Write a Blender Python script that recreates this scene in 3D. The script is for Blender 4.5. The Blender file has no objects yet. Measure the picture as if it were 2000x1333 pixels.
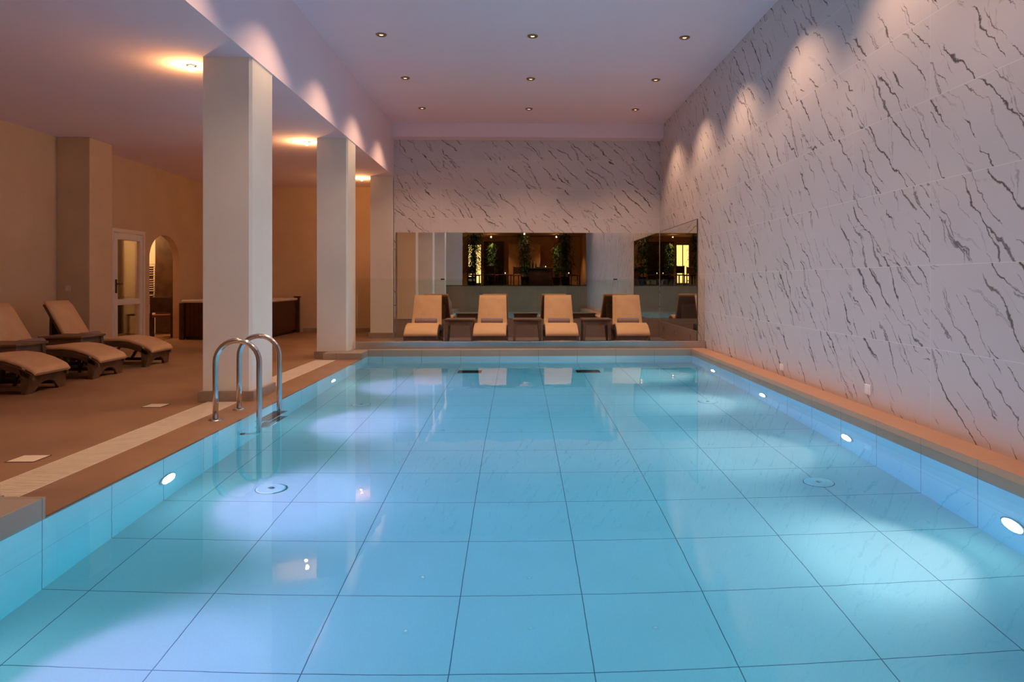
import bpy, bmesh, math, random
from mathutils import Vector, Matrix
PI = math.pi
R = math.radians
sc = bpy.context.scene
COL = sc.collection

# ---------------------------------------------------------------- camera
cam_d = bpy.data.cameras.new('camera')
cam_d.sensor_width = 36.0
cam_d.sensor_fit = 'HORIZONTAL'
cam_d.lens = 36.0 * 1411.0 / 2000.0
cam_d.shift_x = -(1051.1 - 1000.0) / 2000.0
cam_d.shift_y = (550.0 - 666.5) / 2000.0
cam_d.clip_start = 0.02
cam = bpy.data.objects.new('camera', cam_d)
COL.objects.link(cam)
cam.location = (0, 0, 1.153)
cam.rotation_euler = (PI / 2, 0, -0.0277)
sc.camera = cam

# ---------------------------------------------------------------- world, exposure
w = bpy.data.worlds.new('world')
sc.world = w
w.use_nodes = True
w.node_tree.nodes['Background'].inputs[0].default_value = (0.30, 0.33, 0.62, 1)
w.node_tree.nodes['Background'].inputs[1].default_value = 0.03
sc.view_settings.view_transform = 'Standard'
sc.view_settings.look = 'None'
sc.view_settings.exposure = 0.0
sc.view_settings.gamma = 1.0
sc.view_settings.use_curve_mapping = False
sc.cycles.use_denoising = True
sc.cycles.max_bounces = 10
sc.cycles.use_adaptive_sampling = True
sc.cycles.adaptive_threshold = 0.04
sc.cycles.adaptive_min_samples = 12
sc.cycles.diffuse_bounces = 5
sc.cycles.glossy_bounces = 6
sc.cycles.transmission_bounces = 8
sc.cycles.caustics_refractive = True
sc.cycles.caustics_reflective = True
sc.cycles.blur_glossy = 0.5
sc.cycles.sample_clamp_indirect = 4.0

# light tuning
WARM = (1.0, 0.61, 0.37)
AMBER = (1.0, 0.47, 0.16)
DOWN_W = 106.0         # high ceiling downlights
SIDE_W = 8.5           # low ceiling lights beside the pillars
TERRACE_W = 3.0        # terrace spotlights
POOL_L = 250.0         # pool lamps in the deck-side wall
POOL_R = 195.0         # pool lamps in the marble-side wall
POOL_LC = (1.0, 0.365, 0.69)
POOL_RC = (1.0, 0.56, 0.55)


def light(name, kind, loc, energy, color, radius=0.03, parent=None, aim=None, cone=None, blend=0.3):
    d = bpy.data.lights.new(name, kind)
    d.energy = energy
    d.color = color
    if kind in ('POINT', 'SPOT'):
        d.shadow_soft_size = radius
    if kind == 'SPOT':
        d.spot_size = R(cone)
        d.spot_blend = blend
    o = bpy.data.objects.new(name, d)
    COL.objects.link(o)
    o.location = loc
    if aim is not None:
        o.rotation_euler = Vector(aim).to_track_quat('-Z', 'Y').to_euler()
    if parent is not None:
        o.parent = parent
    return o


# ---------------------------------------------------------------- materials
class NT:
    def __init__(s, name):
        s.m = bpy.data.materials.new(name)
        s.m.use_nodes = True
        s.t = s.m.node_tree
        s.b = s.t.nodes['Principled BSDF']
        s.out = s.t.nodes['Material Output']

    def n(s, typ, **kw):
        nd = s.t.nodes.new(typ)
        for k, v in kw.items():
            setattr(nd, k, v)
        return nd

    def put(s, sock, v):
        if isinstance(v, bpy.types.NodeSocket):
            s.t.links.new(v, sock)
        elif v is not None:
            sock.default_value = v

    def math(s, op, a, b=None, c=None, clamp=False):
        nd = s.n('ShaderNodeMath', operation=op, use_clamp=clamp)
        s.put(nd.inputs[0], a)
        s.put(nd.inputs[1], b)
        s.put(nd.inputs[2], c)
        return nd.outputs[0]

    def pos(s):
        g = s.n('ShaderNodeNewGeometry')
        x = s.n('ShaderNodeSeparateXYZ')
        s.t.links.new(g.outputs['Position'], x.inputs[0])
        return g.outputs['Position'], x.outputs[0], x.outputs[1], x.outputs[2]

    def obj(s):
        g = s.n('ShaderNodeTexCoord')
        return g.outputs['Object']

    def xyz(s, a, b, c):
        nd = s.n('ShaderNodeCombineXYZ')
        for i, v in enumerate((a, b, c)):
            s.put(nd.inputs[i], v)
        return nd.outputs[0]

    def noise(s, v, scale, detail=2.0, rough=0.5, dist=0.0):
        nd = s.n('ShaderNodeTexNoise')
        s.put(nd.inputs['Vector'], v)
        nd.inputs['Scale'].default_value = scale
        nd.inputs['Detail'].default_value = detail
        nd.inputs['Roughness'].default_value = rough
        nd.inputs['Distortion'].default_value = dist
        return nd.outputs['Fac']

    def ramp(s, f, lo, hi, a=0.0, b=1.0):
        nd = s.n('ShaderNodeMapRange', interpolation_type='SMOOTHSTEP')
        s.put(nd.inputs[0], f)
        s.put(nd.inputs[1], lo)
        s.put(nd.inputs[2], hi)
        s.put(nd.inputs[3], a)
        s.put(nd.inputs[4], b)
        return nd.outputs[0]

    def mix(s, f, a, b):
        nd = s.n('ShaderNodeMix', data_type='RGBA')
        s.put(nd.inputs[0], f)
        for sock, v in ((nd.inputs[6], a), (nd.inputs[7], b)):
            if isinstance(v, tuple) and len(v) == 3:
                v = v + (1.0,)
            s.put(sock, v)
        return nd.outputs[2]

    def bump(s, h, strength, dist):
        nd = s.n('ShaderNodeBump')
        nd.inputs['Strength'].default_value = strength
        nd.inputs['Distance'].default_value = dist
        s.put(nd.inputs['Height'], h)
        s.t.links.new(nd.outputs[0], s.b.inputs['Normal'])
        return nd.outputs[0]

    def set(s, color=None, rough=None, metal=None, spec=None):
        if color is not None:
            if isinstance(color, tuple) and len(color) == 3:
                color = color + (1.0,)
            s.put(s.b.inputs['Base Color'], color)
        s.put(s.b.inputs['Roughness'], rough)
        s.put(s.b.inputs['Metallic'], metal)
        s.put(s.b.inputs['Specular IOR Level'], spec)
        return s

    # distance based joint line: 1 on the joint, 0 elsewhere
    def joint(s, c, off, pitch, half):
        a = s.math('SUBTRACT', c, off)
        a = s.math('DIVIDE', a, pitch)
        a = s.math('ADD', a, 0.5)
        a = s.math('FRACT', a)
        a = s.math('SUBTRACT', a, 0.5)
        a = s.math('ABSOLUTE', a)
        return s.math('LESS_THAN', a, half / pitch)


def mottled(name, c1, c2, scale, rough=0.6, spec=0.3, bump=0.0, bscale=None, detail=4, metal=0.0):
    k = NT(name)
    v = k.obj()
    f = k.ramp(k.noise(v, scale, detail, 0.55), 0.3, 0.7)
    k.set(k.mix(f, c1, c2), rough, metal, spec)
    if bump:
        k.bump(k.noise(v, bscale or scale * 6, 3), bump, 0.01)
    return k.m


def emitter(name, color, strength):
    k = NT(name)
    k.set((0.02, 0.02, 0.02), 0.4)
    k.b.inputs['Emission Color'].default_value = color + (1,)
    k.b.inputs['Emission Strength'].default_value = strength
    return k.m


def marble(name, axis, ang, gu, gv):
    """white porcelain slabs 1.2 x 0.6 m with dark diagonal veins; axis = horizontal world axis"""
    k = NT(name)
    P, X, Y, Z = k.pos()
    u = Y if axis == 'Y' else X
    tu = k.math('FLOOR', k.math('DIVIDE', k.math('SUBTRACT', u, gu), 1.2))
    tv = k.math('FLOOR', k.math('DIVIDE', k.math('SUBTRACT', Z, gv), 0.6))
    wn = k.n('ShaderNodeTexWhiteNoise', noise_dimensions='3D')
    k.t.links.new(k.xyz(tu, tv, 3.0 if axis == 'Y' else 8.0), wn.inputs['Vector'])
    sp = k.n('ShaderNodeSeparateColor')
    k.t.links.new(wn.outputs['Color'], sp.inputs[0])
    pu = k.math('ADD', u, k.math('MULTIPLY', sp.outputs[0], 13.0))
    pv = k.math('ADD', Z, k.math('MULTIPLY', sp.outputs[1], 17.0))
    ca, sa = math.cos(ang), math.sin(ang)
    a = k.math('ADD', k.math('MULTIPLY', pu, ca), k.math('MULTIPLY', pv, sa))
    b = k.math('SUBTRACT', k.math('MULTIPLY', pv, ca), k.math('MULTIPLY', pu, sa))
    p2 = k.xyz(pu, pv, 0.0)
    w1 = k.math('SUBTRACT', k.noise(p2, 2.3, 2.0), 0.5)
    w2 = k.math('SUBTRACT', k.noise(p2, 11.0, 3.0, 0.6), 0.5)
    bw = k.math('ADD', b, k.math('ADD', k.math('MULTIPLY', w1, 0.22), k.math('MULTIPLY', w2, 0.080)))

    def layer(sa_, sb_, seed, width, m0, m1, mscale):
        vo = k.n('ShaderNodeTexVoronoi', feature='DISTANCE_TO_EDGE', voronoi_dimensions='3D')
        sa2, sb2 = k.math('MULTIPLY', a, sa_), k.math('MULTIPLY', bw, sb_)
        k.t.links.new(k.xyz(sa2, sb2, seed), vo.inputs['Vector'])
        vo.inputs['Scale'].default_value = 1.0
        d = vo.outputs['Distance']
        # keep only the edges that run along the grain
        side = None
        for e in (-0.07, 0.07):
            v2 = k.n('ShaderNodeTexVoronoi', feature='DISTANCE_TO_EDGE', voronoi_dimensions='3D')
            k.t.links.new(k.xyz(sa2, k.math('ADD', sb2, e), seed), v2.inputs['Vector'])
            v2.inputs['Scale'].default_value = 1.0
            side = v2.outputs['Distance'] if side is None else k.math('MAXIMUM', side, v2.outputs['Distance'])
        along = k.ramp(side, 0.040, 0.060)
        m = k.ramp(k.noise(k.xyz(pu, pv, seed + 4.0), mscale, 2.0, 0.5), m0, m1)
        m = k.math('MULTIPLY', m, k.ramp(k.noise(k.xyz(pu, pv, seed + 9.0), 14.0, 2.0, 0.6), 0.25, 0.6, 0.45, 1.0))
        wd = k.math('MULTIPLY', m, width)
        core = k.ramp(k.math('DIVIDE', d, k.math('ADD', wd, 0.0004)), 0.15, 1.0, 1.0, 0.0)
        return k.math('MULTIPLY', k.math('MULTIPLY', core, along), k.ramp(m, 0.0, 0.30))
    l1 = layer(0.95, 4.0, 1.3, 0.056, 0.39, 0.58, 2.2)
    l2 = layer(1.2, 4.8, 7.7, 0.036, 0.42, 0.60, 2.8)
    v = k.math('MAXIMUM', k.math('MULTIPLY', l1, 0.92), k.math('MULTIPLY', l2, 0.74))
    base = k.mix(k.noise(p2, 1.3, 3.0), (0.63, 0.58, 0.59), (0.70, 0.65, 0.66))
    col = k.mix(v, base, (0.085, 0.070, 0.062))
    j = k.math('MAXIMUM', k.joint(u, gu, 1.2, 0.0016), k.joint(Z, gv, 0.6, 0.0022))
    col = k.mix(k.math('MULTIPLY', j, 0.75), col, (0.82, 0.80, 0.79))
    k.set(col, 0.22, 0.0, 0.08)
    return k.m


def pool_tile(name, c1, c2, dark, half, rough, spec):
    k = NT(name)
    P, X, Y, Z = k.pos()
    j = k.math('MAXIMUM', k.joint(X, -0.285, 0.6, half), k.joint(Y, 2.973, 0.6, half))
    j = k.math('MAXIMUM', j, k.joint(Z, -0.49, 0.6, half * 0.6))
    f = k.ramp(k.noise(P, 1.1, 3.0), 0.3, 0.7)
    s = k.ramp(k.noise(P, 160.0, 2.0), 0.35, 0.7)
    base = k.mix(f, c1, c2)
    base = k.mix(k.math('MULTIPLY', s, 0.16), base, tuple(v * 0.78 for v in c1))
    k.set(k.mix(k.math('MULTIPLY', j, 0.9), base, dark), rough, 0.0, spec)
    return k.m


M = {}
M['plaster'] = mottled('cream_plaster', (0.56, 0.41, 0.28), (0.61, 0.45, 0.31), 1.5, 0.85, 0.2, 0.10, 30)
M['pillar'] = mottled('pale_pillar_paint', (0.74, 0.70, 0.62), (0.79, 0.75, 0.67), 1.2, 0.8, 0.2, 0.12, 25)
M['white'] = mottled('white_ceiling_paint', (0.90, 0.76, 0.84), (0.92, 0.78, 0.86), 0.8, 0.9, 0.15)
M['marble_y'] = marble('veined_marble_slabs_long_wall', 'Y', R(47), 5.13, 0.07)
M['marble_x'] = marble('veined_marble_slabs_end_wall', 'X', R(133), -0.4, 0.07)
M['pool'] = pool_tile('pool_stone_tile', (0.76, 0.77, 0.76), (0.83, 0.83, 0.82), (0.07, 0.10, 0.15), 0.0024, 0.55, 0.3)
M['coping'] = pool_tile('coping_stone', (0.33, 0.25, 0.19), (0.39, 0.30, 0.23), (0.10, 0.07, 0.05), 0.0018, 0.5, 0.35)
M['deck'] = pool_tile('deck_stone_tile', (0.24, 0.135, 0.078), (0.31, 0.18, 0.106), (0.165, 0.09, 0.055), 0.0018, 0.42, 0.4)


def lined_coping():
    k = NT('ribbed_coping_stone')
    P, X, Y, Z = k.pos()
    g = k.joint(X, 2.70, 0.018, 0.002)
    j = k.joint(Y, 2.973, 0.6, 0.002)
    c = k.mix(k.noise(P, 3.0, 3.0), (0.50, 0.28, 0.17), (0.58, 0.33, 0.21))
    c = k.mix(k.math('MULTIPLY', k.math('MAXIMUM', g, j), 0.55), c, (0.17, 0.09, 0.05))
    k.set(c, 0.55, 0.0, 0.3)
    return k.m


M['ribbed'] = lined_coping()
M['terrace_paint'] = mottled('ochre_paint', (0.50, 0.27, 0.10), (0.56, 0.31, 0.12), 1.5, 0.85, 0.2)
M['skirting'] = mottled('brown_skirting_tile', (0.30, 0.22, 0.17), (0.36, 0.27, 0.21), 4, 0.45, 0.35)
M['brown_tile'] = pool_tile('brown_base_tile', (0.25, 0.18, 0.15), (0.30, 0.22, 0.18), (0.12, 0.08, 0.06), 0.0015, 0.35, 0.4)
M['terrace_tile'] = pool_tile('terrace_front_tile', (0.29, 0.20, 0.125), (0.36, 0.25, 0.16), (0.10, 0.07, 0.05), 0.003, 0.4, 0.4)
M['grate'] = mottled('cream_grating', (0.66, 0.56, 0.45), (0.72, 0.62, 0.50), 8, 0.5, 0.3)
M['dark_gap'] = mottled('dark_channel', (0.06, 0.045, 0.035), (0.09, 0.06, 0.05), 8, 0.8, 0.1)
M['mirror'] = NT('bronze_mirror').set((0.80, 0.76, 0.70), 0.0, 1.0).m
M['mirror_edge'] = mottled('mirror_edge_dark', (0.05, 0.05, 0.05), (0.08, 0.08, 0.07), 4, 0.3)
M['steel'] = mottled('polished_steel', (0.62, 0.60, 0.58), (0.70, 0.68, 0.66), 3, 0.14, 0.5, metal=1.0)
M['satin'] = mottled('satin_steel', (0.50, 0.48, 0.47), (0.58, 0.56, 0.54), 3, 0.28, 0.5, metal=1.0)
M['bronze'] = mottled('bronze_trim', (0.32, 0.18, 0.10), (0.40, 0.24, 0.13), 30, 0.3, 0.5, metal=1.0)
M['wicker'] = mottled('taupe_resin', (0.105, 0.058, 0.034), (0.15, 0.085, 0.05), 6, 0.6, 0.3, 0.25, 120)
M['cushion'] = mottled('beige_cushion_canvas', (0.64, 0.40, 0.23), (0.70, 0.45, 0.265), 5, 0.9, 0.15, 0.15, 90)
M['strap'] = mottled('pale_webbing', (0.72, 0.60, 0.45), (0.76, 0.64, 0.50), 9, 0.8, 0.2)
M['towel'] = mottled('mauve_terry', (0.28, 0.21, 0.24), (0.35, 0.27, 0.30), 40, 0.95, 0.1, 0.5, 160)
M['table'] = mottled('brown_table_resin', (0.14, 0.085, 0.06), (0.19, 0.115, 0.08), 6, 0.45, 0.35, 0.15, 90)
M['pvc'] = mottled('white_door_frame', (0.72, 0.68, 0.66), (0.76, 0.72, 0.70), 3, 0.4, 0.4)
M['black'] = mottled('black_metal', (0.015, 0.013, 0.012), (0.03, 0.026, 0.024), 9, 0.4, 0.4)
M['rubber'] = mottled('black_rubber', (0.012, 0.012, 0.012), (0.025, 0.025, 0.025), 9, 0.7, 0.3)
M['acrylic'] = mottled('pale_acrylic_shell', (0.62, 0.56, 0.50), (0.68, 0.62, 0.56), 3, 0.25, 0.5)
M['socket'] = mottled('white_plastic', (0.88, 0.87, 0.86), (0.90, 0.89, 0.88), 9, 0.35, 0.4)
M['brass'] = mottled('brass_plate', (0.60, 0.42, 0.22), (0.68, 0.50, 0.28), 9, 0.3, 0.5, metal=1.0)
M['leaf'] = mottled('bamboo_leaf', (0.035, 0.09, 0.018), (0.08, 0.16, 0.04), 3, 0.55, 0.3)
M['cane'] = mottled('bamboo_cane', (0.20, 0.22, 0.06), (0.28, 0.26, 0.10), 6, 0.45, 0.3)
M['darkwood'] = mottled('dark_stained_wood', (0.045, 0.022, 0.012), (0.075, 0.036, 0.02), 6, 0.45, 0.3)
M['bottle'] = mottled('dark_bottle_glass', (0.03, 0.05, 0.025), (0.05, 0.07, 0.035), 6, 0.08, 0.6)
M['redpot'] = mottled('rust_ceramic', (0.16, 0.05, 0.03), (0.22, 0.07, 0.04), 6, 0.4, 0.4)
M['towel_rail'] = mottled('white_enamel', (0.75, 0.70, 0.62), (0.8, 0.75, 0.67), 6, 0.3, 0.4)
M['lens_warm'] = emitter('warm_lamp_lens', (1.0, 0.66, 0.36), 3.0)
M['lens_side'] = emitter('warm_side_lens', (1.0, 0.66, 0.34), 14.0)
M['lens_pool_l'] = emitter('white_pool_lens_blueish', (0.80, 0.88, 1.0), 40.0)
M['lens_pool_r'] = emitter('white_pool_lens_greenish', (0.88, 1.0, 0.97), 40.0)
M['led'] = emitter('orange_led_strip', (1.0, 0.22, 0.045), 1.1)
M['flame'] = emitter('candle_flame', (1.0, 0.62, 0.22), 30.0)
M['lit_pane'] = emitter('lit_window_pane', (1.0, 0.66, 0.22), 2.4)


def slatted():
    k = NT('slatted_cladding')
    P, X, Y, Z = k.pos()
    g = k.math('MAXIMUM', k.joint(X, 0.0, 0.09, 0.006), k.joint(Y, 0.0, 0.09, 0.006))
    c = k.mix(k.noise(P, 5.0, 3.0), (0.05, 0.011, 0.006), (0.08, 0.019, 0.010))
    c = k.mix(g, c, (0.012, 0.006, 0.004))
    k.set(c, 0.4, 0.0, 0.35)
    return k.m


M['cladding'] = slatted()


def clear_glass(name, tint, gloss_ior=1.5, alpha=0.04):
    """thin architectural pane: see-through with a Fresnel reflection"""
    k = NT(name)
    k.t.nodes.remove(k.b)
    tr = k.n('ShaderNodeBsdfTransparent')
    tr.inputs[0].default_value = tint + (1,)
    gl = k.n('ShaderNodeBsdfGlossy')
    gl.inputs['Roughness'].default_value = 0.0
    gl.inputs[0].default_value = (1, 1, 1, 1)
    fr = k.n('ShaderNodeFresnel')
    fr.inputs[0].default_value = gloss_ior
    mx = k.n('ShaderNodeMixShader')
    k.t.links.new(k.math('MINIMUM', fr.outputs[0], 0.85), mx.inputs[0])
    k.t.links.new(tr.outputs[0], mx.inputs[1])
    k.t.links.new(gl.outputs[0], mx.inputs[2])
    k.t.links.new(mx.outputs[0], k.out.inputs['Surface'])
    return k.m


M['glass'] = clear_glass('clear_pane', (0.95, 0.97, 0.955), 1.30)
M['door_glass'] = clear_glass('door_pane', (0.90, 0.86, 0.80), 1.2)


def water_mat():
    k = NT('pool_water')
    k.t.nodes.remove(k.b)
    P, X, Y, Z = k.pos()
    g = k.n('ShaderNodeBsdfGlass')
    g.inputs['Color'].default_value = (1, 1, 1, 1)
    g.inputs['Roughness'].default_value = 0.0
    g.inputs['IOR'].default_value = 1.333
    bp = k.n('ShaderNodeBump')
    bp.inputs['Strength'].default_value = 1.0
    bp.inputs['Distance'].default_value = 1.0
    h = k.math('MULTIPLY', k.noise(P, 4.5, 2.0, 0.5), 0.0005)
    h = k.math('ADD', h, k.math('MULTIPLY', k.noise(P, 1.2, 1.0), 0.0010))
    k.t.links.new(h, bp.inputs['Height'])
    k.t.links.new(bp.outputs[0], g.inputs['Normal'])
    k.t.links.new(g.outputs[0], k.out.inputs['Surface'])
    va = k.n('ShaderNodeVolumeAbsorption')
    va.inputs['Color'].default_value = (0.0, 0.865, 0.965, 1)
    va.inputs['Density'].default_value = 0.60
    k.t.links.new(va.outputs[0], k.out.inputs['Volume'])
    return k.m


M['water'] = water_mat()


# ---------------------------------------------------------------- mesh helpers
class MB:
    def __init__(s):
        s.bm = bmesh.new()

    def _bev(s, verts, w, seg=2):
        if w > 0:
            ed = list({e for v in verts for e in v.link_edges})
            bmesh.ops.bevel(s.bm, geom=ed, offset=w, segments=seg, profile=0.5, affect='EDGES')

    def box(s, x0, x1, y0, y1, z0, z1, bev=0.0, mat=0):
        r = bmesh.ops.create_cube(s.bm, size=1.0)
        for v in r['verts']:
            v.co = Vector(((x0 + x1) / 2 + v.co.x * (x1 - x0), (y0 + y1) / 2 + v.co.y * (y1 - y0), (z0 + z1) / 2 + v.co.z * (z1 - z0)))
        if mat:
            for f in {f for v in r['verts'] for f in v.link_faces}:
                f.material_index = mat
        s._bev(r['verts'], bev)
        return s

    def prism(s, pts, axis, a, b, mat=0):
        """extrude a closed 2-D outline along an axis between a and b"""
        def mk(p, t):
            if axis == 'x':
                return (t, p[0], p[1])
            if axis == 'y':
                return (p[0], t, p[1])
            return (p[0], p[1], t)
        lo = [s.bm.verts.new(mk(p, a)) for p in pts]
        hi = [s.bm.verts.new(mk(p, b)) for p in pts]
        n = len(pts)
        fs = [s.bm.faces.new(lo), s.bm.faces.new(hi)]
        for i in range(n):
            fs.append(s.bm.faces.new((lo[i], lo[(i + 1) % n], hi[(i + 1) % n], hi[i])))
        for f in fs:
            f.material_index = mat
        return s

    def hexa(s, lo, hi):
        a = [s.bm.verts.new(p) for p in lo]
        b = [s.bm.verts.new(p) for p in hi]
        s.bm.faces.new(a)
        s.bm.faces.new(b)
        for i in range(4):
            s.bm.faces.new((a[i], a[(i + 1) % 4], b[(i + 1) % 4], b[i]))
        return s

    def tube(s, path, r, n=14, caps=True):
        path = [Vector(p) for p in path]
        rings = []
        up = None
        for i, p in enumerate(path):
            t = (path[min(i + 1, len(path) - 1)] - path[max(i - 1, 0)]).normalized()
            if up is None:
                up = Vector((0, 0, 1)) if abs(t.z) < 0.9 else Vector((0, 1, 0))
            sd = t.cross(up).normalized()
            up = sd.cross(t).normalized()
            rr = r[i] if isinstance(r, (list, tuple)) else r
            rings.append([s.bm.verts.new(p + (sd * math.cos(2 * PI * k / n) + up * math.sin(2 * PI * k / n)) * rr) for k in range(n)])
        for a, b in zip(rings, rings[1:]):
            for k in range(n):
                f = s.bm.faces.new((a[k], a[(k + 1) % n], b[(k + 1) % n], b[k]))
                f.smooth = True
        if caps:
            s.bm.faces.new(rings[0])
            s.bm.faces.new(rings[-1])
        return s

    def lathe(s, prof, c=(0, 0, 0), n=24, axis='z'):
        """revolve (radius, height) points"""
        rings = []
        for r, h in prof:
            ring = []
            for k in range(n):
                a = 2 * PI * k / n
                p = (r * math.cos(a), r * math.sin(a), h)
                if axis == 'x':
                    p = (h, p[0], p[1])
                elif axis == 'y':
                    p = (p[0], h, p[1])
                ring.append(s.bm.verts.new((c[0] + p[0], c[1] + p[1], c[2] + p[2])))
            rings.append(ring)
        for a, b in zip(rings, rings[1:]):
            for k in range(n):
                f = s.bm.faces.new((a[k], a[(k + 1) % n], b[(k + 1) % n], b[k]))
                f.smooth = True
        s.bm.faces.new(rings[0])
        s.bm.faces.new(rings[-1])
        return s

    def build(s, name, mats, parent=None, bev=0.0, seg=2):
        bmesh.ops.recalc_face_normals(s.bm, faces=s.bm.faces[:])
        me = bpy.data.meshes.new(name)
        s.bm.to_mesh(me)
        s.bm.free()
        for m in (mats if isinstance(mats, (list, tuple)) else [mats]):
            me.materials.append(M[m] if isinstance(m, str) else m)
        o = bpy.data.objects.new(name, me)
        COL.objects.link(o)
        if parent is not None:
            o.parent = parent
        if bev:
            md = o.modifiers.new('edge', 'BEVEL')
            md.width = bev
            md.segments = seg
            md.limit_method = 'ANGLE'
        return o


def tag(o, label, cat=None, group=None, kind=None):
    o['label'] = label
    if cat:
        o['category'] = cat
    if group:
        o['group'] = group
    if kind:
        o['kind'] = kind
    return o


def thing(name, label, cat, loc=(0, 0, 0), rz=0.0, group=None):
    o = bpy.data.objects.new(name, None)
    o.empty_display_size = 0.1
    COL.objects.link(o)
    o.location = loc
    o.rotation_euler = (0, 0, rz)
    return tag(o, label, cat, group)


def dup(root, label, loc=None, rz=None, group=None):
    def cp(o, par):
        c = o.copy()
        COL.objects.link(c)
        if par is not None:
            c.parent = par
        for ch in o.children:
            cp(ch, c)
        return c
    r = cp(root, None)
    r['label'] = label
    if group:
        r['group'] = group
    if loc is not None:
        r.location = loc
    if rz is not None:
        r.rotation_euler = (0, 0, rz)
    return r


def struct(mb, name, mat, label=None, bev=0.0):
    o = mb.build(name, mat, bev=bev)
    o['kind'] = 'structure'
    if label:
        o['label'] = label
    return o


# ---------------------------------------------------------------- key dimensions (metres)
PX0, PX1, PY0, PY1, PD = -2.31, 2.70, 0.05, 11.17, -0.973   # pool
WR = 2.97          # marble wall
WB = 15.06         # end wall
CH = 4.37          # high ceiling
SZ = 3.33          # low ceiling / beam soffit
BX = -2.575        # beam face
LX = -6.95         # deck side wall
LB = 16.8          # back wall of the deck bay
DZ = -0.012        # deck level
TZ = 1.06          # bar terrace level
TY = -5.0          # back wall of the terrace

# ---------------------------------------------------------------- setting: pool
struct(MB().box(PX0 - 0.3, PX1 + 0.3, PY0 - 0.3, PY1 + 0.3, PD - 0.2, PD), 'floor_pool', 'pool', 'pale stone tiled floor of the swimming pool')
struct(MB().box(PX0 - 0.36, PX0, PY0, PY1, PD, -0.03), 'wall_pool_deck_side', 'pool', 'tiled pool wall under the deck side edge')
struct(MB().box(PX1, WR + 0.1, PY0, PY1, PD, -0.03), 'wall_pool_marble_side', 'pool', 'tiled pool wall under the marble wall')
struct(MB().box(PX0 - 0.36, WR + 0.1, PY1, PY1 + 0.28, PD, -0.03), 'wall_pool_far', 'pool', 'tiled pool wall at the lounger end')
struct(MB().box(PX0 - 0.9, WR + 0.1, -0.3, PY0, PD, TZ - 0.04), 'wall_pool_near', 'terrace_tile', 'tiled wall rising from the pool up to the bar terrace')
wat = struct(MB().box(PX0 - 0.01, PX1 + 0.01, PY0 - 0.01, PY1 + 0.01, PD - 0.01, 0.0), 'pool_water', 'water', 'clear still blue water filling the swimming pool')

# coping
struct(MB().box(-2.67, PX0, 3.6, 10.74, -0.03, -0.003), 'trim_1', 'deck', 'flush stone overflow edge along the deck side of the pool')
struct(MB().box(PX1, WR, PY0, 11.33, -0.03, 0.06).box(PX1 - 0.002, WR - 0.035, PY0, 11.33, 0.06, 0.104, mat=1), 'trim_2', ['coping', 'ribbed'], 'raised ribbed coping ledge at the foot of the marble wall')
struct(MB().box(PX0, PX1, PY1, 11.33, -0.03, 0.10), 'trim_3', 'coping', 'raised stone coping at the lounger end of the pool', bev=0.004)
struct(MB().box(-2.88, PX0, 10.74, 11.33, -0.03, 0.09), 'trim_4', 'coping', 'raised stone block beside the second pillar', bev=0.004)
struct(MB().box(-3.2, PX0, PY0, 3.6, -0.03, 0.10), 'trim_5', 'coping', 'raised grey stone block at the near corner of the pool', bev=0.004)

# floors
struct(MB().box(LX - 0.2, -2.67, -0.3, LB + 0.2, -0.3, DZ), 'floor', 'deck', 'brown stone tiled deck beside the pool')
struct(MB().box(-2.67, WR + 0.1, 11.33, WB + 0.1, -0.3, DZ), 'floor_back', 'brown_tile', 'brown tiled floor under the loungers behind the glass')
struct(MB().box(-3.4, WR + 0.2, TY - 0.2, 0.04, TZ - 0.04, TZ), 'floor_terrace', 'darkwood', 'dark floor of the raised bar terrace')

# walls
struct(MB().box(WR, WR + 0.2, -0.2, WB + 0.2, -0.03, CH), 'wall_right', 'marble_y', 'tall marble slab wall with dark diagonal veins along the pool')
struct(MB().box(BX - 0.0, WR, WB, WB + 0.2, -0.03, CH), 'wall_back', 'marble_x', 'marble slab end wall above the mirror')
struct(MB().box(BX, WR - 0.012, WB - 0.025, WB, DZ, 0.374), 'trim_6', 'brown_tile', 'brown tiled wall base under the end mirror')
struct(MB().box(WR - 0.025, WR, 11.87, WB - 0.025, DZ, 0.33), 'trim_7', 'brown_tile', 'brown tiled wall base under the side mirror')
struct(MB().box(LX - 0.2, BX, LB, LB + 0.2, DZ, SZ), 'wall_back_deck', 'plaster', 'cream back wall of the deck bay behind the hot tub')
struct(MB().box(BX - 0.2, BX, WB + 0.2, LB, DZ, SZ), 'wall_side_deck', 'plaster', 'cream return wall behind the last pillar')
struct(MB().box(LX - 0.2, -3.05, -0.3, -0.1, DZ, SZ), 'wall_near_deck', 'plaster', 'cream wall closing the near end of the deck')


def left_wall():
    b = MB()
    x0, x1 = LX - 0.13, LX
    b.box(x0, x1, -0.3, 12.55, DZ, SZ)
    b.box(x0, x1, 12.55, 13.64, 2.075, SZ)
    b.box(x0, x1, 13.64, 13.82, DZ, SZ)
    yc, hw, zs = 14.42, 0.60, 1.60
    arc = [(yc - hw * math.cos(PI * i / 20), zs + 0.46 * math.sin(PI * i / 20)) for i in range(21)]
    for p, q in zip(arc, arc[1:]):
        b.prism([p, q, (q[0], SZ), (p[0], SZ)], 'x', x0, x1)
    b.box(x0, x1, yc + hw, LB, DZ, SZ)
    return b


struct(left_wall(), 'wall_left', 'plaster', 'cream deck side wall with a glazed door and an arched opening')
struct(MB().box(LX, -6.46, 11.08, 11.69, DZ, SZ), 'pillar_engaged', 'plaster', 'cream wall pier beside the glazed door', bev=0.01)
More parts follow.
